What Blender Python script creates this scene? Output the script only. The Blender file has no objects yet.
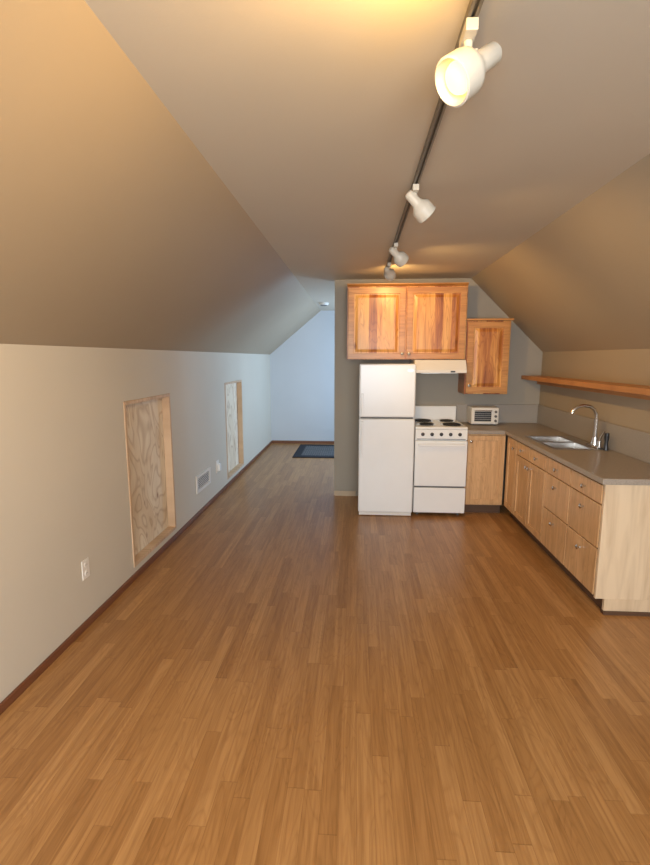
import bpy, bmesh, math, random
from mathutils import Vector, Matrix
random.seed(4)
S=bpy.context.scene
COL=S.collection
S.view_settings.view_transform='Standard'

# ---------------------------------------------------------------- materials
def nt(name):
    m=bpy.data.materials.new(name); m.use_nodes=True
    t=m.node_tree; b=t.nodes['Principled BSDF']
    return m,t,b
def N(t,k,**kw):
    n=t.nodes.new(k)
    for a,v in kw.items(): setattr(n,a,v)
    return n
def math_(t,op,a,b=None):
    n=N(t,'ShaderNodeMath',operation=op)
    for i,x in enumerate((a,b)):
        if x is None: continue
        if isinstance(x,(int,float)): n.inputs[i].default_value=x
        else: t.links.new(x,n.inputs[i])
    return n.outputs[0]
def ramp(t,fac,stops):
    r=N(t,'ShaderNodeValToRGB')
    while len(r.color_ramp.elements)<len(stops): r.color_ramp.elements.new(.5)
    for e,(p,c) in zip(r.color_ramp.elements,stops):
        e.position=p; e.color=(*c,1)
    t.links.new(fac,r.inputs[0]); return r.outputs[0]
def mix(t,mode,fac,a,b):
    n=N(t,'ShaderNodeMix',data_type='RGBA',blend_type=mode)
    for i,x in ((0,fac),(6,a),(7,b)):
        if isinstance(x,(int,float)): n.inputs[i].default_value=x
        elif isinstance(x,tuple): n.inputs[i].default_value=(*x,1)
        else: t.links.new(x,n.inputs[i])
    return n.outputs[2]
def plain(name,c,rough=.5,metal=0,var=.04,scale=6,bump=0,bscale=200,coat=0):
    m,t,b=nt(name)
    tc=N(t,'ShaderNodeTexCoord'); no=N(t,'ShaderNodeTexNoise'); no.inputs['Scale'].default_value=scale
    t.links.new(tc.outputs['Object'],no.inputs['Vector'])
    lo=tuple(max(0,x*(1-var)) for x in c); hi=tuple(min(1,x*(1+var)) for x in c)
    t.links.new(ramp(t,no.outputs['Fac'],[(.3,lo),(.7,hi)]),b.inputs['Base Color'])
    b.inputs['Roughness'].default_value=rough; b.inputs['Metallic'].default_value=metal
    b.inputs['Coat Weight'].default_value=coat
    if bump:
        n2=N(t,'ShaderNodeTexNoise'); n2.inputs['Scale'].default_value=bscale
        t.links.new(tc.outputs['Object'],n2.inputs['Vector'])
        bp=N(t,'ShaderNodeBump'); bp.inputs['Strength'].default_value=bump; bp.inputs['Distance'].default_value=.002
        t.links.new(n2.outputs['Fac'],bp.inputs['Height']); t.links.new(bp.outputs['Normal'],b.inputs['Normal'])
    return m
def emis(name,c,s):
    m,t,b=nt(name)
    b.inputs['Base Color'].default_value=(*c,1)
    b.inputs['Emission Color'].default_value=(*c,1); b.inputs['Emission Strength'].default_value=s
    return m
def wood(name,stops,across='X',along='Z',plank=.09,length=None,grain=.35,gx=45,gy=2.5,rough=.4,seam=0.0,rnd=True,knots=0,cath=0,rings=0,ca=9,cl=1.4,nr=14.0,kd=.16):
    m,t,b=nt(name)
    tc=N(t,'ShaderNodeTexCoord'); sp=N(t,'ShaderNodeSeparateXYZ'); t.links.new(tc.outputs['Object'],sp.inputs[0])
    A=sp.outputs[across]; L=sp.outputs[along]
    if rnd:
        oi=N(t,'ShaderNodeObjectInfo'); r0=math_(t,'MULTIPLY',oi.outputs['Random'],9.7)
        A=math_(t,'ADD',A,r0)
    u=math_(t,'DIVIDE',A,plank); row=math_(t,'FLOOR',u)
    wn=N(t,'ShaderNodeTexWhiteNoise',noise_dimensions='1D'); t.links.new(row,wn.inputs['W'])
    if length:
        v=math_(t,'ADD',math_(t,'DIVIDE',L,length),math_(t,'MULTIPLY',wn.outputs['Value'],7.3))
        col=math_(t,'FLOOR',v)
        cb=N(t,'ShaderNodeCombineXYZ'); t.links.new(row,cb.inputs[0]); t.links.new(col,cb.inputs[1])
        w2=N(t,'ShaderNodeTexWhiteNoise',noise_dimensions='2D'); t.links.new(cb.outputs[0],w2.inputs['Vector'])
        rv=w2.outputs['Value']
    else: rv=wn.outputs['Value']
    cg=N(t,'ShaderNodeCombineXYZ')
    t.links.new(math_(t,'MULTIPLY',A,gx),cg.inputs[0]); t.links.new(math_(t,'MULTIPLY',L,gy),cg.inputs[1])
    t.links.new(math_(t,'MULTIPLY',rv,53.0),cg.inputs[2])
    g=N(t,'ShaderNodeTexNoise'); g.inputs['Scale'].default_value=1; g.inputs['Detail'].default_value=4; g.inputs['Distortion'].default_value=.8
    t.links.new(cg.outputs[0],g.inputs['Vector'])
    f=math_(t,'ADD',math_(t,'MULTIPLY',rv,1-grain),math_(t,'MULTIPLY',g.outputs['Fac'],grain))
    if cath or rings:
        cs=N(t,'ShaderNodeCombineXYZ')
        t.links.new(math_(t,'MULTIPLY',A,ca),cs.inputs[0]); t.links.new(math_(t,'MULTIPLY',L,cl),cs.inputs[1]); t.links.new(math_(t,'MULTIPLY',rv,31.0),cs.inputs[2])
        g2=N(t,'ShaderNodeTexNoise'); g2.inputs['Scale'].default_value=1; g2.inputs['Detail'].default_value=1.5; g2.inputs['Distortion'].default_value=.9
        t.links.new(cs.outputs[0],g2.inputs['Vector'])
    if cath:
        f=math_(t,'ADD',math_(t,'MULTIPLY',f,1-cath),math_(t,'MULTIPLY',g2.outputs['Fac'],cath))
    c=ramp(t,f,stops)
    c=mix(t,'MULTIPLY',grain,c,ramp(t,g.outputs['Fac'],[(.3,(.62,.55,.48)),(.62,(1,1,1))]))
    if rings:
        fr2=math_(t,'FRACT',math_(t,'MULTIPLY',g2.outputs['Fac'],nr))
        c=mix(t,'MULTIPLY',rings,c,ramp(t,fr2,[(0,(.50,.38,.28)),(.22,(1,1,1)),(.75,(1,1,1)),(1,(.62,.50,.38))]))
    if knots:
        ck=N(t,'ShaderNodeCombineXYZ')
        t.links.new(math_(t,'MULTIPLY',A,7),ck.inputs[0]); t.links.new(math_(t,'MULTIPLY',L,3.2),ck.inputs[1])
        vo=N(t,'ShaderNodeTexVoronoi'); vo.inputs['Scale'].default_value=1; t.links.new(ck.outputs[0],vo.inputs['Vector'])
        c=mix(t,'MIX',ramp(t,vo.outputs['Distance'],[(.04,(knots,)*3),(kd,(0,0,0))]),c,(.20,.07,.025))
    if seam:
        fr=math_(t,'FRACT',u); s=math_(t,'LESS_THAN',fr,.03)
        if length:
            s=math_(t,'MAXIMUM',s,math_(t,'LESS_THAN',math_(t,'FRACT',v),.005))
        c=mix(t,'MULTIPLY',math_(t,'MULTIPLY',s,seam),c,(.45,.35,.28))
    t.links.new(c,b.inputs['Base Color']); b.inputs['Roughness'].default_value=rough
    return m

M={}
M['floor']=wood('laminate_floor',[(.12,(.325,.152,.047)),(.5,(.405,.202,.068)),(.88,(.50,.268,.10))],'X','Y',.064,.74,grain=.5,gx=60,gy=2.4,rough=.31,seam=.35,rnd=False,rings=.24)
M['hick']=wood('hickory_wood',[(.32,(.26,.07,.015)),(.44,(.50,.19,.04)),(.54,(.72,.36,.095)),(.75,(.82,.50,.17))],'X','Z',.085,None,grain=.4,gx=38,gy=2.2,rough=.35,knots=.95,cath=.5,rings=.55)
M['hickh']=wood('hickory_wood_rail',[(.15,(.40,.16,.042)),(.9,(.66,.34,.10))],'Z','X',.2,None,grain=.6,gx=38,gy=3.2,rough=.35,cath=.4)
M['maple']=wood('maple_wood',[(.1,(.60,.36,.165)),(.9,(.74,.48,.25))],'Y','Z',.3,None,grain=.5,gx=30,gy=2.,rough=.38,rings=.25)
M['maplex']=wood('maple_wood_front',[(.1,(.60,.36,.165)),(.9,(.74,.48,.25))],'X','Z',.3,None,grain=.5,gx=30,gy=2.,rough=.38,rings=.25)
M['maplend']=wood('pale_maple_panel',[(.1,(.68,.52,.34)),(.9,(.75,.59,.40))],'X','Z',.4,None,grain=.4,gx=20,gy=2.,rough=.4)
M['shelf']=wood('shelf_wood',[(.1,(.46,.20,.065)),(.9,(.62,.30,.11))],'X','Y',.3,None,grain=.5,gx=40,gy=2.5,rough=.5)
M['trimw']=wood('baseboard_wood',[(.1,(.17,.062,.028)),(.9,(.24,.10,.05))],'Z','Y',.3,None,grain=.4,rough=.45)
M['pine']=wood('pine_lumber',[(.1,(.58,.40,.25)),(.9,(.74,.56,.38))],'Y','Z',.2,None,grain=.5,gx=40,gy=3,rough=.6)
M['ply']=wood('knotty_plywood',[(.2,(.68,.55,.38)),(.45,(.82,.73,.57)),(.8,(.86,.80,.68))],'Y','Z',2.5,None,grain=.2,gx=30,gy=2,rough=.7,knots=.8,cath=.7,rings=.5,ca=4,cl=1.8,nr=8.0,kd=.12)
M['left']=plain('cream_wall_paint',(.60,.56,.47),.75,var=.02,scale=1.5,bump=.15,bscale=90)
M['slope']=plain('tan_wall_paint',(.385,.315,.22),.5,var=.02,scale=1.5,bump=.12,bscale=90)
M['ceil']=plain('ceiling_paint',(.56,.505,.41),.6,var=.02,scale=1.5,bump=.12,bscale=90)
M['kit']=plain('grey_taupe_wall_paint',(.34,.31,.255),.7,var=.02,scale=1.5,bump=.12,bscale=90)
M['far']=plain('pale_wall_paint',(.58,.61,.63),.7,var=.02,scale=1.5)
M['white']=plain('white_enamel',(.84,.86,.86),.25,var=.01)
M['whitem']=plain('white_metal_paint',(.74,.72,.67),.35,var=.01)
M['lampw']=plain('lamp_white_paint',(.60,.57,.49),.4,var=.01)
M['rail']=plain('track_rail_metal',(.16,.14,.11),.5,var=.03)
M['plast']=plain('white_plastic',(.78,.76,.71),.4,var=.01)
M['gap']=plain('dark_grey_rubber',(.12,.12,.12),.7)
M['black']=plain('black_enamel',(.02,.02,.022),.3)
M['coil']=plain('burner_coil',(.03,.03,.032),.5,metal=.3)
M['steel']=plain('stainless_steel',(.50,.49,.47),.32,metal=1,var=.05,scale=20)
M['chrome']=plain('chrome',(.70,.70,.70),.14,metal=1)
M['counter']=plain('taupe_laminate',(.33,.285,.235),.4,var=.12,scale=120)
M['splash']=plain('taupe_laminate_splash',(.33,.30,.26),.45,var=.1,scale=120)
M['glass']=plain('dark_glass',(.05,.055,.06),.1)
M['brown']=plain('dark_toe_kick',(.10,.05,.025),.6)
M['tanbase']=plain('tan_baseboard',(.50,.40,.28),.5)
M['bulb']=emis('lit_bulb',(1,.64,.22),3.2)
M['pane']=emis('daylight_pane',(.75,.87,1),1.5)

def matmat():
    m,t,b=nt('woven_mat')
    tc=N(t,'ShaderNodeTexCoord'); ck=N(t,'ShaderNodeTexBrick')
    ck.inputs['Scale'].default_value=7; ck.inputs['Color1'].default_value=(.03,.033,.042,1); ck.inputs['Color2'].default_value=(.06,.065,.075,1); ck.inputs['Mortar'].default_value=(.17,.17,.17,1)
    ck.inputs['Mortar Size'].default_value=.04
    t.links.new(tc.outputs['Object'],ck.inputs['Vector']); t.links.new(ck.outputs['Color'],b.inputs['Base Color'])
    b.inputs['Roughness'].default_value=.95
    return m
M['mat']=matmat(); M['matb']=plain('mat_border',(.012,.014,.022),.95)

# ---------------------------------------------------------------- mesh helpers
def box(bm,x0,x1,y0,y1,z0,z1):
    vs=[bm.verts.new((x,y,z)) for x in (x0,x1) for y in (y0,y1) for z in (z0,z1)]
    for f in ((0,1,3,2),(4,6,7,5),(0,4,5,1),(2,3,7,6),(0,2,6,4),(1,5,7,3)):
        bm.faces.new([vs[i] for i in f])
def mapper(axis):
    if axis=='X': return lambda u,v,w:(w,u,v)   # u=Y v=Z
    if axis=='Y': return lambda u,v,w:(u,w,v)   # u=X v=Z
    return lambda u,v,w:(u,v,w)                  # u=X v=Y
def gridprism(bm,axis,us,vs,filled,w0,w1):
    f=mapper(axis); c={}
    def V(i,j,k):
        if (i,j,k) not in c: c[i,j,k]=bm.verts.new(f(us[i],vs[j],(w0,w1)[k]))
        return c[i,j,k]
    nu,nv=len(us)-1,len(vs)-1
    F=lambda i,j: 0<=i<nu and 0<=j<nv and filled(i,j)
    for i in range(nu):
        for j in range(nv):
            if not F(i,j): continue
            for k in (0,1): bm.faces.new([V(i,j,k),V(i+1,j,k),V(i+1,j+1,k),V(i,j+1,k)])
            if not F(i-1,j): bm.faces.new([V(i,j,0),V(i,j+1,0),V(i,j+1,1),V(i,j,1)])
            if not F(i+1,j): bm.faces.new([V(i+1,j,0),V(i+1,j+1,0),V(i+1,j+1,1),V(i+1,j,1)])
            if not F(i,j-1): bm.faces.new([V(i,j,0),V(i+1,j,0),V(i+1,j,1),V(i,j,1)])
            if not F(i,j+1): bm.faces.new([V(i,j+1,0),V(i+1,j+1,0),V(i+1,j+1,1),V(i,j+1,1)])
def extr(bm,poly,y0,y1,axis='Y'):
    f=mapper(axis)
    a=[bm.verts.new(f(u,v,y0)) for u,v in poly]; b=[bm.verts.new(f(u,v,y1)) for u,v in poly]
    bm.faces.new(a); bm.faces.new(b); n=len(poly)
    for i in range(n): bm.faces.new([a[i],a[(i+1)%n],b[(i+1)%n],b[i]])
def lathe(bm,prof,o,d,seg=24):
    o=Vector(o); d=Vector(d).normalized(); q=d.to_track_quat('Z','Y')
    rings=[]
    for r,t in prof:
        if r<1e-5: rings.append([bm.verts.new(o+d*t)])
        else: rings.append([bm.verts.new(o+d*t+q@Vector((r*math.cos(2*math.pi*i/seg),r*math.sin(2*math.pi*i/seg),0))) for i in range(seg)])
    for a,b in zip(rings,rings[1:]):
        for i in range(seg):
            j=(i+1)%seg
            if len(a)==1 and len(b)==1: continue
            if len(a)==1: bm.faces.new([a[0],b[i],b[j]])
            elif len(b)==1: bm.faces.new([a[i],a[j],b[0]])
            else: bm.faces.new([a[i],a[j],b[j],b[i]])
def cyl(bm,p0,p1,r0,r1=None,seg=20):
    p0=Vector(p0);p1=Vector(p1);L=(p1-p0).length
    lathe(bm,[(0,0),(r0,0),(r0 if r1 is None else r1,L),(0,L)],p0,p1-p0,seg)
def tube(bm,pts,r,seg=12):
    pts=[Vector(p) for p in pts]; rings=[]
    for i,p in enumerate(pts):
        d=(pts[min(i+1,len(pts)-1)]-pts[max(i-1,0)]).normalized(); q=d.to_track_quat('Z','Y')
        rings.append([bm.verts.new(p+q@Vector((r*math.cos(2*math.pi*k/seg),r*math.sin(2*math.pi*k/seg),0))) for k in range(seg)])
    for a,b in zip(rings,rings[1:]):
        off=min(range(seg),key=lambda o:(a[0].co-b[o].co).length)
        for i in range(seg):
            j=(i+1)%seg
            bm.faces.new([a[i],a[j],b[(j+off)%seg],b[(i+off)%seg]])
    bm.faces.new(rings[0]); bm.faces.new(rings[-1])
def torus(bm,c,R,r,seg=32,s2=8):
    g=[[bm.verts.new((c[0]+(R+r*math.cos(b))*math.cos(a),c[1]+(R+r*math.cos(b))*math.sin(a),c[2]+r*math.sin(b))) for b in [2*math.pi*k/s2 for k in range(s2)]] for a in [2*math.pi*i/seg for i in range(seg)]]
    for i in range(seg):
        for k in range(s2):
            bm.faces.new([g[i][k],g[(i+1)%seg][k],g[(i+1)%seg][(k+1)%s2],g[i][(k+1)%s2]])
WP={}
def thing(name,loc,label,cat,group=None):
    o=bpy.data.objects.new(name,None); o.location=loc; COL.objects.link(o); o.empty_display_size=.1
    o['label']=label; o['category']=cat
    if group: o['group']=group
    WP[o.name]=Vector(loc); return o
def mk(name,build,mat,parent=None,bevel=0,smooth=False,label=None,cat=None,kind=None,group=None,origin=None):
    bm=bmesh.new(); build(bm)
    bmesh.ops.recalc_face_normals(bm,faces=bm.faces)
    xs=[v.co for v in bm.verts]
    lo=Vector([min(c[i] for c in xs) for i in range(3)]); hi=Vector([max(c[i] for c in xs) for i in range(3)])
    c=(lo+hi)/2
    if origin: c=Vector(origin)
    bmesh.ops.translate(bm,verts=bm.verts,vec=-c)
    me=bpy.data.meshes.new(name); bm.to_mesh(me); bm.free()
    if smooth:
        for p in me.polygons: p.use_smooth=True
        try: me.set_sharp_from_angle(angle=math.radians(40))
        except Exception: pass
    me.materials.append(M[mat] if isinstance(mat,str) else mat)
    o=bpy.data.objects.new(name,me); COL.objects.link(o)
    WP[o.name]=c
    if parent: o.parent=parent; o.location=c-WP[parent.name]
    else: o.location=c
    if bevel:
        b=o.modifiers.new('bevel','BEVEL'); b.width=bevel; b.segments=2; b.limit_method='ANGLE'; b.angle_limit=math.radians(40)
    if label: o['label']=label
    if cat: o['category']=cat
    if kind: o['kind']=kind
    if group: o['group']=group
    return o
def struct(name,build,mat,label,cat,**k): return mk(name,build,mat,label=label,cat=cat,kind='structure',**k)
B=lambda *a: (lambda bm: box(bm,*a))

# ---------------------------------------------------------------- shell
XL,XR,ZC=-1.59,2.0,2.42
ZK=1.643; XCL,XCR=-.655,1.205
Y0,YP,YF=-1.6,5.40,8.81
struct('floor',B(XL-.12,XR+.12,Y0-.1,YF+.1,-.08,0),'floor','honey-brown three-strip wood laminate floor','floor')
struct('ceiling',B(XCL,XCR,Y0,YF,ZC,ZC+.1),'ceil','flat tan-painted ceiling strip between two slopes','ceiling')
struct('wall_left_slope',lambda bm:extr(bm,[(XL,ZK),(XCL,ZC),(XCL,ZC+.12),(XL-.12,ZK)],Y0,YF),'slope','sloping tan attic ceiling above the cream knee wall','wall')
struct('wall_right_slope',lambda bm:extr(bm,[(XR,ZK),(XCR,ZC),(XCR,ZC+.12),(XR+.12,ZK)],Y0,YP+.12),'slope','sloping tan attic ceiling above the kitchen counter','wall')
hatches=[(3.17,3.99),(5.71,6.57)]; HZ=(.085,1.285)
ys=[Y0,3.17,3.99,5.71,6.57,YF]; zs=[0,.085,1.285,ZK]
struct('wall_left',lambda bm:gridprism(bm,'X',ys,zs,lambda i,j: not(j==1 and i in(1,3)),XL-.12,XL),'left','cream-painted knee wall with two framed hatch openings','wall')
struct('wall_right',B(XR,XR+.12,Y0,YP+.12,0,ZK),'slope','tan-painted knee wall behind the kitchen counter','wall')
struct('wall_partition',lambda bm:extr(bm,[(-.25,0),(XR,0),(XR,ZK),(XCR,ZC),(-.25,ZC)],YP,YP+.12),'kit','grey-taupe kitchen wall behind refrigerator and stove','wall')
struct('wall_far',lambda bm:extr(bm,[(XL-.12,0),(XCR+.12,0),(XCR+.12,ZC+.1),(XCL,ZC+.1),(XL-.12,ZK)],YF,YF+.1),'far','pale bluish end wall of the hallway','wall')
struct('wall_hall',lambda bm:gridprism(bm,'X',[YP+.12,6.6,8.2,YF],[0,.8,2.0,ZC],lambda i,j:not(i==1 and j==1),XCR,XCR+.12),'far','hallway side wall with window opening','wall')
struct('wall_rear',lambda bm:gridprism(bm,'Y',[XL-.12,-.9,1.3,XR+.12],[0,.75,2.15,ZC+.1],lambda i,j:not(i==1 and j==1),Y0-.12,Y0),'slope','tan gable wall with window opening','wall')
def window(name,axis,a0,a1,z0,z1,w):
    o=struct(name,lambda bm:gridprism(bm,axis,[a0,a0+.05,(a0+a1)/2-.025,(a0+a1)/2+.025,a1-.05,a1],[z0,z0+.05,z1-.05,z1],lambda i,j:not(j==1 and i in(1,3)),w,w+.05),'whitem','white-framed two-pane window','window')
    mk('window_pane',(lambda bm:gridprism(bm,axis,[a0+.05,a1-.05],[z0+.05,z1-.05],lambda i,j:True,w+.02,w+.026)),'pane',parent=o)
window('window_1','Y',-.9,1.3,.75,2.15,Y0-.08)
window('window_2','X',6.6,8.2,.8,2.0,XCR+.03)
struct('baseboard_left',B(XL,XL+.016,Y0,YF,0,.045),'trimw','thin reddish-brown wood baseboard along the knee wall','baseboard',bevel=.005)
struct('baseboard_far',B(XL+.016,XCR,YF-.014,YF,0,.05),'trimw','thin reddish-brown wood baseboard on the end wall','baseboard')
struct('baseboard_partition',B(-.25,.0,YP-.014,YP,0,.06),'tanbase','short tan baseboard beside the refrigerator','baseboard',bevel=.003)

# ---------------------------------------------------------------- hatches
for n,(a,b) in enumerate(hatches):
    lab='raw wood-framed access hatch with knotty plywood panel recessed in knee wall'
    h=thing('access_hatch',(XL-.05,(a+b)/2,HZ[0]),lab,'hatch','knee wall access hatches')
    t=.026; z0,z1=HZ; xi,xo=XL-.06,XL+.006
    mk('frame',lambda bm:gridprism(bm,'X',[a+.001,a+t,b-t,b-.001],[z0+.001,z0+t,z1-t,z1-.001],lambda i,j:not(i==1 and j==1),xi,xo),'pine',h,bevel=.002)
    mk('panel',B(xi-.012,xi-.002,a+.003,b-.003,z0+.003,z1-.003),'ply',h,label='knotty pale plywood panel with swirling grain')
# ---------------------------------------------------------------- vent, outlets
v=thing('wall_vent',(XL,4.77,.24),'white louvered metal floor-level vent on knee wall','vent')
mk('frame',lambda bm:gridprism(bm,'X',[4.55,4.59,4.96,5.0],[.235,.268,.382,.415],lambda i,j:not(i==1 and j==1),XL,XL+.014),'whitem',v,bevel=.002)
mk('backing',B(XL,XL+.002,4.59,4.96,.268,.382),'gap',v)
def louv2(bm):
    for i in range(6):
        z=.274+i*.018
        box(bm,XL+.003,XL+.009,4.59,4.96,z,z+.006)
mk('louver',louv2,'whitem',v)
def outlet(y,z,lab='white duplex electrical outlet on the cream knee wall'):
    o=thing('electrical_outlet',(XL,y,z),lab,'outlet','wall outlets')
    mk('cover_plate',B(XL,XL+.006,y-.036,y+.036,z-.058,z+.058),'plast',o,bevel=.002)
    for dz in(-.026,.026):
        mk('socket',lambda bm:lathe(bm,[(0,0),(.017,0),(.016,.003),(0,.003)],(XL+.006,y,z+dz),(1,0,0),16),'plast',o)
        def g(bm):
            for s in(-.006,.006): box(bm,XL+.009,XL+.0095,y+s-.001,y+s+.001,z+dz-.004,z+dz+.005)
        mk('slot',g,'gap',o)
outlet(2.58,.35)
o=thing('electrical_outlet',(XL,5.3,.35),'white wall outlet with a small plugged-in white adapter','outlet','wall outlets')
mk('cover_plate',B(XL,XL+.006,5.25,5.35,.28,.42),'plast',o,bevel=.002)
mk('adapter',B(XL+.006,XL+.04,5.27,5.33,.30,.385),'white',o,bevel=.006)
sd=thing('smoke_detector',(-.52,7.6,ZC),'round smoke detector on hallway ceiling','smoke detector')
mk('body',lambda bm:lathe(bm,[(0,0),(.075,0),(.075,.02),(.06,.035),(0,.037)],(-.52,7.6,ZC),(0,0,-1),28),'plast',sd,smooth=True)
mk('grille',lambda bm:lathe(bm,[(.03,.0375),(.055,.0375),(.053,.041),(.032,.041),(.03,.0375)],(-.52,7.6,ZC),(0,0,-1),28),'gap',sd)
rm=thing('door_mat',(-.55,8.05,0),'dark woven floor mat with black border at hallway end','mat')
mk('border',lambda bm:gridprism(bm,'Z',[-1.02,-.90,-.20,-.08],[7.50,7.64,8.50,8.64],lambda i,j:not(i==1 and j==1),.001,.012),'matb',rm)
mk('weave',B(-.90,-.20,7.64,8.50,.001,.010),'mat',rm)

# ---------------------------------------------------------------- refrigerator
fx0,fx1,fy=.025,.568,4.675
r=thing('refrigerator',((fx0+fx1)/2,5.0,0),'white top-freezer apartment refrigerator beside the stove','refrigerator')
mk('body',B(fx0+.004,fx1-.004,fy+.065,5.36,.03,1.515),'white',r,bevel=.008)
mk('door_gasket',B(fx0+.015,fx1-.015,fy+.055,fy+.066,.06,1.505),'gap',r)
fd=mk('refrigerator_door',B(fx0,fx1,fy,fy+.055,.045,.993),'white',r,bevel=.014,smooth=True)
fz=mk('freezer_door',B(fx0,fx1,fy,fy+.055,1.007,1.525),'white',r,bevel=.014,smooth=True)
def handle(bm,z0,z1):
    x=fx0+.032
    box(bm,x-.010,x+.010,fy-.028,fy-.018,z0,z1)
    box(bm,x-.010,x+.010,fy-.019,fy,z0,z0+.03); box(bm,x-.010,x+.010,fy-.019,fy,z1-.03,z1)
mk('handle',lambda bm:handle(bm,.62,.97),'white',fd,bevel=.004)
mk('handle',lambda bm:handle(bm,1.03,1.24),'white',fz,bevel=.004)
mk('badge',B(fx1-.075,fx1-.03,fy-.003,fy,1.455,1.468),'steel',fz)
mk('base_grille',B(fx0+.01,fx1-.01,fy+.03,fy+.045,.008,.044),'plast',r)
for x in(fx0+.05,fx1-.05):
    for y in(fy+.1,5.3): mk('foot',lambda bm:cyl(bm,(x,y,0),(x,y,.03),.018),'gap',r)

# ---------------------------------------------------------------- stove
sx0,sx1,sy=.58,1.09,4.72
st=thing('stove',((sx0+sx1)/2,5.05,0),'white electric coil stove with oven between refrigerator and cabinet','stove')
mk('body',B(sx0+.002,sx1-.002,sy+.03,5.36,.03,.885),'white',st,bevel=.004)
mk('cooktop',B(sx0,sx1,sy,5.31,.886,.912),'white',st,bevel=.008,smooth=True)
mk('backguard',B(sx0,sx1,5.315,5.365,.886,1.06),'white',st,bevel=.008)
mk('control_panel',B(sx0+.003,sx1-.003,sy,sy+.03,.785,.885),'white',st,bevel=.003)
mk('trim_strip',B(sx0+.02,sx1-.02,sy-.002,sy,.789,.794),'black',st)
for i in range(5):
    x=sx0+.075+i*(sx1-sx0-.15)/4
    def kn(bm): 
        lathe(bm,[(0,0),(.018,0),(.016,.006),(.012,.008),(.011,.022),(0,.023)],(x,sy,.838),(0,-1,0),20)
        box(bm,x-.003,x+.003,sy-.026,sy-.018,.827,.849)
    mk('knob',kn,'black',st,smooth=True)
for (x,y,R) in ((sx0+.13,4.87,.075),(sx1-.13,4.87,.092),(sx0+.13,5.16,.092),(sx1-.13,5.16,.075)):
    def bu(bm):
        lathe(bm,[(R+.018,.0),(R+.02,.003),(R+.012,.004),(R,.001),(.0,.001)],(x,y,.9125),(0,0,1),32)
    b_=mk('burner',bu,'chrome',st,smooth=True)
    def co(bm):
        q=R-.008
        while q>.02: torus(bm,(x,y,.922),q,.0055); q-=.017
    mk('coil',co,'coil',b_,smooth=True)
od=mk('oven_door',B(sx0,sx1,sy-.012,sy+.028,.315,.775),'white',st,bevel=.008,smooth=True)
def ohan(bm):
    box(bm,sx0+.03,sx1-.03,sy-.05,sy-.034,.725,.75)
    for x in(sx0+.04,sx1-.055): box(bm,x,x+.015,sy-.036,sy-.012,.728,.747)
mk('handle',ohan,'white',od,bevel=.005)
mk('drawer',B(sx0,sx1,sy-.01,sy+.028,.04,.298),'white',st,bevel=.008,smooth=True)
mk('door_gap',B(sx0+.006,sx1-.006,sy+.012,sy+.030,.296,.32),'gap',st)
for x in(sx0+.05,sx1-.05):
    for y in(sy+.08,5.3): mk('foot',lambda bm:cyl(bm,(x,y,0),(x,y,.03),.015),'gap',st)

# ---------------------------------------------------------------- range hood
hd=thing('range_hood',(.85,5.15,1.41),'white under-cabinet range hood above the stove','range hood')
mk('body',lambda bm:extr(bm,[(YP-.003,1.43),(4.93,1.43),(4.93,1.46),(4.99,1.561),(YP-.003,1.561)],.585,1.10,'X'),'whitem',hd,bevel=.004)
mk('filter',B(.66,1.02,5.0,5.33,1.424,1.43),'steel',hd)
mk('switch',lambda bm:box(bm,.94,.985,4.925,4.93,1.438,1.452),'black',hd)

# ---------------------------------------------------------------- cabinet fronts
def front(name,face,a0,a1,z0,z1,d,t,mat,parent,style='slab',rail=.055,knob=None,label=None,pmat=None,knobmat='steel'):
    ax='Y' if face=='-Y' else 'X'
    f=mapper(ax)
    def bd(bm):
        if style=='slab':
            gridprism(bm,ax,[a0,a1],[z0,z1],lambda i,j:True,d,d+t)
        else:
            gridprism(bm,ax,[a0,a0+rail,a1-rail,a1],[z0,z0+rail,z1-rail,z1],lambda i,j:not(i==1 and j==1),d,d+t)
    o=mk(name,bd,mat,parent,bevel=.003,label=label)
    if style!='slab':
        def pn(bm):
            gridprism(bm,ax,[a0+rail,a1-rail],[z0+rail,z1-rail],lambda i,j:True,d+.010,d+t-.001)
            if style=='raised':
                e=.012; g=.04
                A=[(a0+rail+e,z0+rail+e),(a1-rail-e,z0+rail+e),(a1-rail-e,z1-rail-e),(a0+rail+e,z1-rail-e)]
                C=[(a0+rail+g,z0+rail+g),(a1-rail-g,z0+rail+g),(a1-rail-g,z1-rail-g),(a0+rail+g,z1-rail-g)]
                va=[bm.verts.new(f(u,w,d+.010)) for u,w in A]; vc=[bm.verts.new(f(u,w,d+.002)) for u,w in C]
                bm.faces.new(vc)
                for i in range(4): bm.faces.new([va[i],va[(i+1)%4],vc[(i+1)%4],vc[i]])
        mk('panel',pn,pmat or mat,o)
    if knob:
        ka,kz=knob
        dr=(0,-1,0) if face=='-Y' else (-1,0,0)
        mk('knob',lambda bm:lathe(bm,[(0,0),(.007,0),(.006,.012),(.015,.018),(.016,.025),(.010,.030),(0,.031)],f(ka,kz,d),dr,18),knobmat,o,smooth=True)
    return o
ux0,ux1,uy,uz1=-.106,1.112,5.07,2.30
uz0=1.565
u=thing('upper_cabinet',(.5,5.2,1.565),'two-door hickory upper cabinet above refrigerator and hood','cabinet')
mk('body',B(ux0,ux1,uy+.021,YP-.001,uz0,uz1),'hick',u)
mk('crown_molding',lambda bm:extr(bm,[(uy+.03,uz1),(uy-.012,uz1+.020),(uy-.012,uz1+.028),(YP-.001,uz1+.028),(YP-.001,uz1)],ux0,ux1,'X'),'hickh',u)
um=(ux0+ux1)/2-.005
front('door','-Y',ux0+.012,um-.008,uz0+.004,uz1-.012,uy,.02,'hickh',u,'raised',.06,(um-.035,uz0+.06),pmat='hick')
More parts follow.
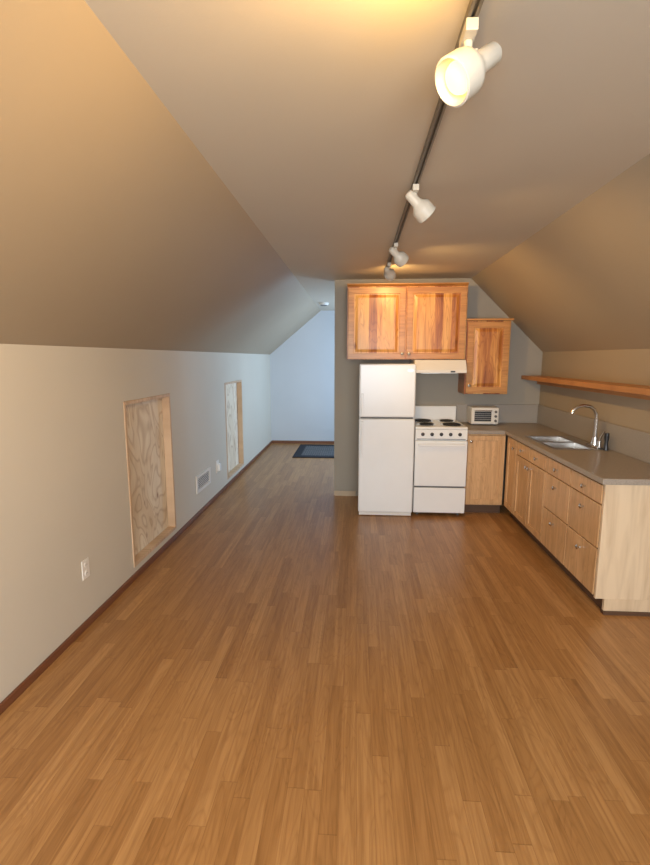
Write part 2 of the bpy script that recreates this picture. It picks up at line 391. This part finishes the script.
front('door','-Y',um+.008,ux1-.012,uz0+.004,uz1-.012,uy,.02,'hickh',u,'raised',.06,(um+.035,uz0+.06),pmat='hick')
u=thing('upper_cabinet',(1.33,5.2,1.21),'single-door hickory upper cabinet mounted lower beside the hood','cabinet')
mk('body',B(1.116,1.555,uy+.021,YP-.001,1.21,1.955),'hick',u)
mk('top_molding',B(1.113,1.575,uy-.01,YP-.001,1.956,1.975),'hickh',u,bevel=.003)
front('door','-Y',1.128,1.543,1.222,1.943,uy,.02,'hickh',u,'raised',.06,(1.155,1.30),pmat='hick')

# base cabinets
CT=.835
fx=1.49
def basecab(label,y0,y1,hollow=False):
    c=thing('base_cabinet',(1.75,(y0+y1)/2,0),label,'cabinet')
    if hollow:
        mk('body',lambda bm:gridprism(bm,'Z',[fx+.021,fx+.04,XR-.02,XR-.003],[y0+.001,y0+.02,y1-.02,y1-.001],lambda i,j:not(i==1 and j==1),.10,CT-.001),'maple',c)
    else:
        mk('body',B(fx+.021,XR-.003,y0+.001,y1-.001,.10,CT-.001),'maple',c)
    mk('toe_kick',B(fx+.075,fx+.09,y0+.001,y1-.001,0,.10),'brown',c)
    return c
c=basecab('light maple three-drawer base cabinet at open counter end',2.92,3.35)
def drawers(c,y0,y1):
    for z0,z1 in ((.70,.818),(.42,.692),(.112,.412)):
        front('drawer','-X',y0+.006,y1-.006,z0,z1,fx,.02,'maple',c,'slab',knob=((y0+y1)/2,(z0+z1)/2 if z1-z0<.2 else z1-.07),knobmat='chrome')
drawers(c,2.92,3.35)
mk('side_panel',B(fx+.004,XR-.003,2.898,2.919,.10,CT-.001),'maplend',c,bevel=.001,label='pale maple end panel')
mk('side_panel',B(fx+.06,XR-.003,2.898,2.919,.022,.10),'maplend',c)
mk('side_trim',B(fx+.055,XR-.003,2.886,2.920,0,.022),'brown',c)
c=basecab('light maple three-drawer base cabinet in the middle of the run',3.35,3.80); drawers(c,3.35,3.80)
c=basecab('light maple two-door sink base cabinet with false drawer fronts',3.80,4.50,hollow=True)
for a,b,k in ((3.80,4.15,4.12),(4.15,4.50,4.18)):
    front('drawer_front','-X',a+.006,b-.006,.70,.818,fx,.02,'maple',c,'slab',knob=((a+b)/2,.76),knobmat='chrome')
    front('door','-X',a+.006,b-.006,.112,.692,fx,.02,'maple',c,'shaker',.05,knob=(k,.64),knobmat='chrome')
c=basecab('narrow light maple base cabinet with one tall door by the corner',4.50,4.80)
front('door','-X',4.506,4.775,.112,.818,fx,.02,'maple',c,'shaker',.05,knob=(4.54,.74),knobmat='chrome')
c=thing('base_cabinet',(1.3,5.1,0),'light maple single-door base cabinet beside the stove','cabinet')
mk('body',B(1.105,1.485,4.821,5.385,.10,CT-.001),'maplex',c)
mk('toe_kick',B(1.105,1.485,4.88,4.895,0,.10),'brown',c)
front('door','-Y',1.115,1.478,.112,.818,4.80,.02,'maplex',c,'shaker',.05,knob=(1.14,.76),knobmat='chrome')

ct=thing('countertop',(1.7,4.2,CT),'L-shaped taupe laminate countertop over maple cabinets','countertop')
xs=[1.103,1.465,1.55,1.855,XR-.001]; yy=[2.875,3.82,4.44,4.785,YP-.001]
mk('slab',lambda bm:gridprism(bm,'Z',xs,yy,lambda i,j:(not(i==0 and j<3)) and not(i==2 and j==1),CT,.872),'counter',ct,bevel=.004)
mk('backsplash',B(1.103,XR-.001,YP-.018,YP-.001,.8725,1.075),'splash',ct,bevel=.003)
mk('backsplash',B(XR-.018,XR-.001,2.875,YP-.02,.8725,1.075),'splash',ct,bevel=.003)
sk=thing('kitchen_sink',(1.74,4.13,.872),'double-bowl stainless steel sink set in the countertop','sink')
mk('rim',lambda bm:gridprism(bm,'Z',[1.535,1.565,1.842,1.955],[3.80,3.83,4.115,4.145,4.43,4.46],lambda i,j:not(i==1 and j in(1,3)),.8725,.8775),'steel',sk,bevel=.002)
for a,b in((3.83,4.115),(4.145,4.43)):
    def bowl(bm):
        z0,z1=.72,.8725; e=.02
        top=[(1.565,a),(1.842,a),(1.842,b),(1.565,b)]; bot=[(1.565+e,a+e),(1.842-e,a+e),(1.842-e,b-e),(1.565+e,b-e)]
        vt=[bm.verts.new((x,y,z1)) for x,y in top]; vb=[bm.verts.new((x,y,z0)) for x,y in bot]
        bm.faces.new(vb)
        for i in range(4): bm.faces.new([vt[i],vt[(i+1)%4],vb[(i+1)%4],vb[i]])
    bo=mk('bowl',bowl,'steel',sk)
    mk('drain',lambda bm:lathe(bm,[(0,0),(.035,0),(.038,.003),(0,.002)],(1.70,(a+b)/2,.7205),(0,0,1),20),'gap',bo)
bx,by,bz=1.905,3.92,.878
fc=thing('faucet',(bx,by,.8775),'chrome high-arc kitchen faucet with side lever and black sprayer','faucet')
mk('base',lambda bm:(box(bm,bx-.025,bx+.025,by-.1,by+.1,bz,bz+.012),cyl(bm,(bx,by,bz+.012),(bx,by,bz+.08),.026,.021)),'chrome',fc,bevel=.003,smooth=True)
pts=[(bx,by,bz+.06),(bx,by,bz+.22),(bx-.005,by,bz+.265),(bx-.025,by,bz+.30),(bx-.06,by,bz+.322),(bx-.11,by,bz+.33),(bx-.155,by,bz+.318),(bx-.185,by,bz+.295),(bx-.195,by,bz+.265)]
mk('spout',lambda bm:tube(bm,pts,.0135),'chrome',fc,smooth=True)
mk('lever',lambda bm:(cyl(bm,(bx,by-.075,bz+.012),(bx,by-.075,bz+.06),.017,.015),tube(bm,[(bx,by-.075,bz+.06),(bx+.005,by-.085,bz+.09),(bx+.015,by-.11,bz+.14)],.008)),'chrome',fc,smooth=True)
mk('side_sprayer',lambda bm:lathe(bm,[(0,0),(.020,0),(.016,.03),(.013,.06),(.019,.10),(.017,.13),(0,.135)],(bx+.02,by-.14,bz),(0,0,1),18),'black',fc,smooth=True,label='black pull-out side sprayer')

# toaster oven
tx0,tx1=1.215,1.50; ty0,ty1=5.14,5.36; tz=.8725
to=thing('toaster_oven',((tx0+tx1)/2,5.25,tz),'small white toaster oven with dark glass front on countertop','toaster oven')
mk('body',B(tx0,tx1,ty0,ty1,tz+.012,tz+.19),'whitem',to,bevel=.01,smooth=True)
dd=mk('door',lambda bm:gridprism(bm,'Y',[tx0+.015,tx0+.03,tx1-.08,tx1-.065],[tz+.028,tz+.045,tz+.150,tz+.168],lambda i,j:not(i==1 and j==1),ty0-.01,ty0),'whitem',to)
mk('glass',B(tx0+.03,tx1-.08,ty0-.004,ty0,tz+.045,tz+.150),'glass',dd)
mk('handle',lambda bm:tube(bm,[(tx0+.03,ty0-.01,tz+.16),(tx0+.03,ty0-.028,tz+.16),(tx1-.08,ty0-.028,tz+.16),(tx1-.08,ty0-.01,tz+.16)],.005),'chrome',dd)
for i in range(4): mk('rack',lambda bm:box(bm,tx0+.032,tx1-.082,ty0-.0065,ty0-.004,tz+.065+i*.02,tz+.068+i*.02),'steel',dd)
for i in range(3):
    mk('knob',lambda bm:lathe(bm,[(0,0),(.014,0),(.012,.012),(0,.013)],(tx1-.033,ty0,tz+.05+i*.048),(0,-1,0),18),'gap',to,smooth=True)
for x in(tx0+.03,tx1-.03):
    for y in(ty0+.03,ty1-.03): mk('foot',lambda bm:cyl(bm,(x,y,tz),(x,y,tz+.013),.01),'gap',to)

sh=thing('wall_shelf',(1.9,4.0,1.36),'long wooden plank shelf mounted on wall above the counter','shelf')
mk('board',B(1.79,XR-.001,1.9,YP-.001,1.352,1.392),'shelf',sh,bevel=.003)
mk('cleat',B(XR-.04,XR-.001,1.9,YP-.001,1.30,1.351),'shelf',sh,bevel=.003)

# ---------------------------------------------------------------- track light
TX=.272
tl=thing('track_light',(TX,2.6,ZC),'ceiling track light rail with adjustable white bell-shaped spot heads','track light')
mk('rail',lambda bm:extr(bm,[(TX-.013,ZC),(TX-.013,ZC-.022),(TX-.005,ZC-.022),(TX-.005,ZC-.010),(TX+.005,ZC-.010),(TX+.005,ZC-.022),(TX+.013,ZC-.022),(TX+.013,ZC)],.1,4.85),'rail',tl)
def head(yp,c,aim,lit,W=0,size=70,sc=1.0,color=(1,.70,.36)):
    c=Vector(c); d=Vector(aim).normalized()
    L=.17*sc
    o=c-d*L*.5
    prof=[(0,0),(.018,.002),(.026,.012),(.028,.07),(.034,.085),(.052,.105),(.056,.12),(.057,.165),(.052,.168),(.050,.165),(.049,.122),(.030,.10),(0,.095)]
    h=mk('lamp_head',lambda bm:lathe(bm,[(r*sc,t*sc) for r,t in prof],o,d,32),'lampw',tl,smooth=True)
    j=o+d*.075*sc
    def stem(bm):
        box(bm,TX-.015,TX+.015,yp-.045,yp+.045,ZC-.05,ZC-.0225)
        s=j+Vector((0,0,.028*sc)); zz=max(s.z,ZC-.08)
        cyl(bm,(TX,yp,ZC-.05),(TX,yp,zz),.011)
        if (s-Vector((TX,yp,zz))).length>.003: tube(bm,[(TX,yp,zz),s],.010)
    mk('stem',stem,'lampw',h,bevel=.002)
    f=o+d*.155*sc
    mk('bulb',lambda bm:lathe(bm,[(0,-.05*sc),(.018*sc,-.05*sc),(.038*sc,-.012*sc),(.035*sc,-.004*sc),(.02*sc,.002*sc),(0,.004*sc)],f,d,24),'bulb' if lit else 'plast',h,smooth=True)
    if W:
        l=bpy.data.lights.new('spot_bulb','SPOT'); l.energy=W; l.spot_size=math.radians(size); l.spot_blend=1; l.shadow_soft_size=.035; l.color=color
        lo=bpy.data.objects.new('spot_bulb',l); COL.objects.link(lo); lo.location=f+d*.022*sc
        lo.rotation_euler=d.to_track_quat('-Z','Y').to_euler()
warm=(1,.60,.22)
head(1.37,(.285,1.35,2.30),(-.74,-.36,-.60),True,25,150,sc=1.0,color=warm)
head(2.50,(.29,2.52,2.325),(.78,.35,-.68),True,34,125,sc=.9,color=warm)
head(3.68,(.285,3.70,2.325),(.75,.6,-.55),True,36,125,sc=.9,color=warm)
head(4.40,(.27,4.42,2.325),(.30,.9,-.24),True,18,150,sc=.9,color=warm)
head(.90,(.22,.93,2.30),(-.6,.76,.18),True,34,140,color=(1,.58,.16))
head(.25,(.26,.27,2.33),(-.8,.6,.02),True,50,130,color=(1,.60,.20))

# ---------------------------------------------------------------- daylight
def area(name,loc,rot,sx,sy_,W,color):
    l=bpy.data.lights.new(name,'AREA'); l.shape='RECTANGLE'; l.size=sx; l.size_y=sy_; l.energy=W; l.color=color
    o=bpy.data.objects.new(name,l); COL.objects.link(o); o.location=loc; o.rotation_euler=rot
area('window_daylight',(.2,Y0+.02,1.45),(math.radians(90),0,math.radians(0)),2.0,1.3,145,(.88,.94,1))
area('hall_window_daylight',(XCR-.02,7.4,1.4),(math.radians(90),0,math.radians(90)),1.5,1.1,64,(.48,.70,1))
w=bpy.data.worlds.new('world'); S.world=w; w.use_nodes=True
w.node_tree.nodes['Background'].inputs[0].default_value=(.6,.75,1,1); w.node_tree.nodes['Background'].inputs[1].default_value=.5

cam=bpy.data.cameras.new('camera'); co=bpy.data.objects.new('camera',cam); COL.objects.link(co)
co.location=(0,0,1.58); co.rotation_euler=(math.radians(90-8.82),0,math.radians(3.77))
cam.sensor_fit='HORIZONTAL'; cam.sensor_width=36; cam.lens=480/650*36; cam.clip_start=.02
S.camera=co
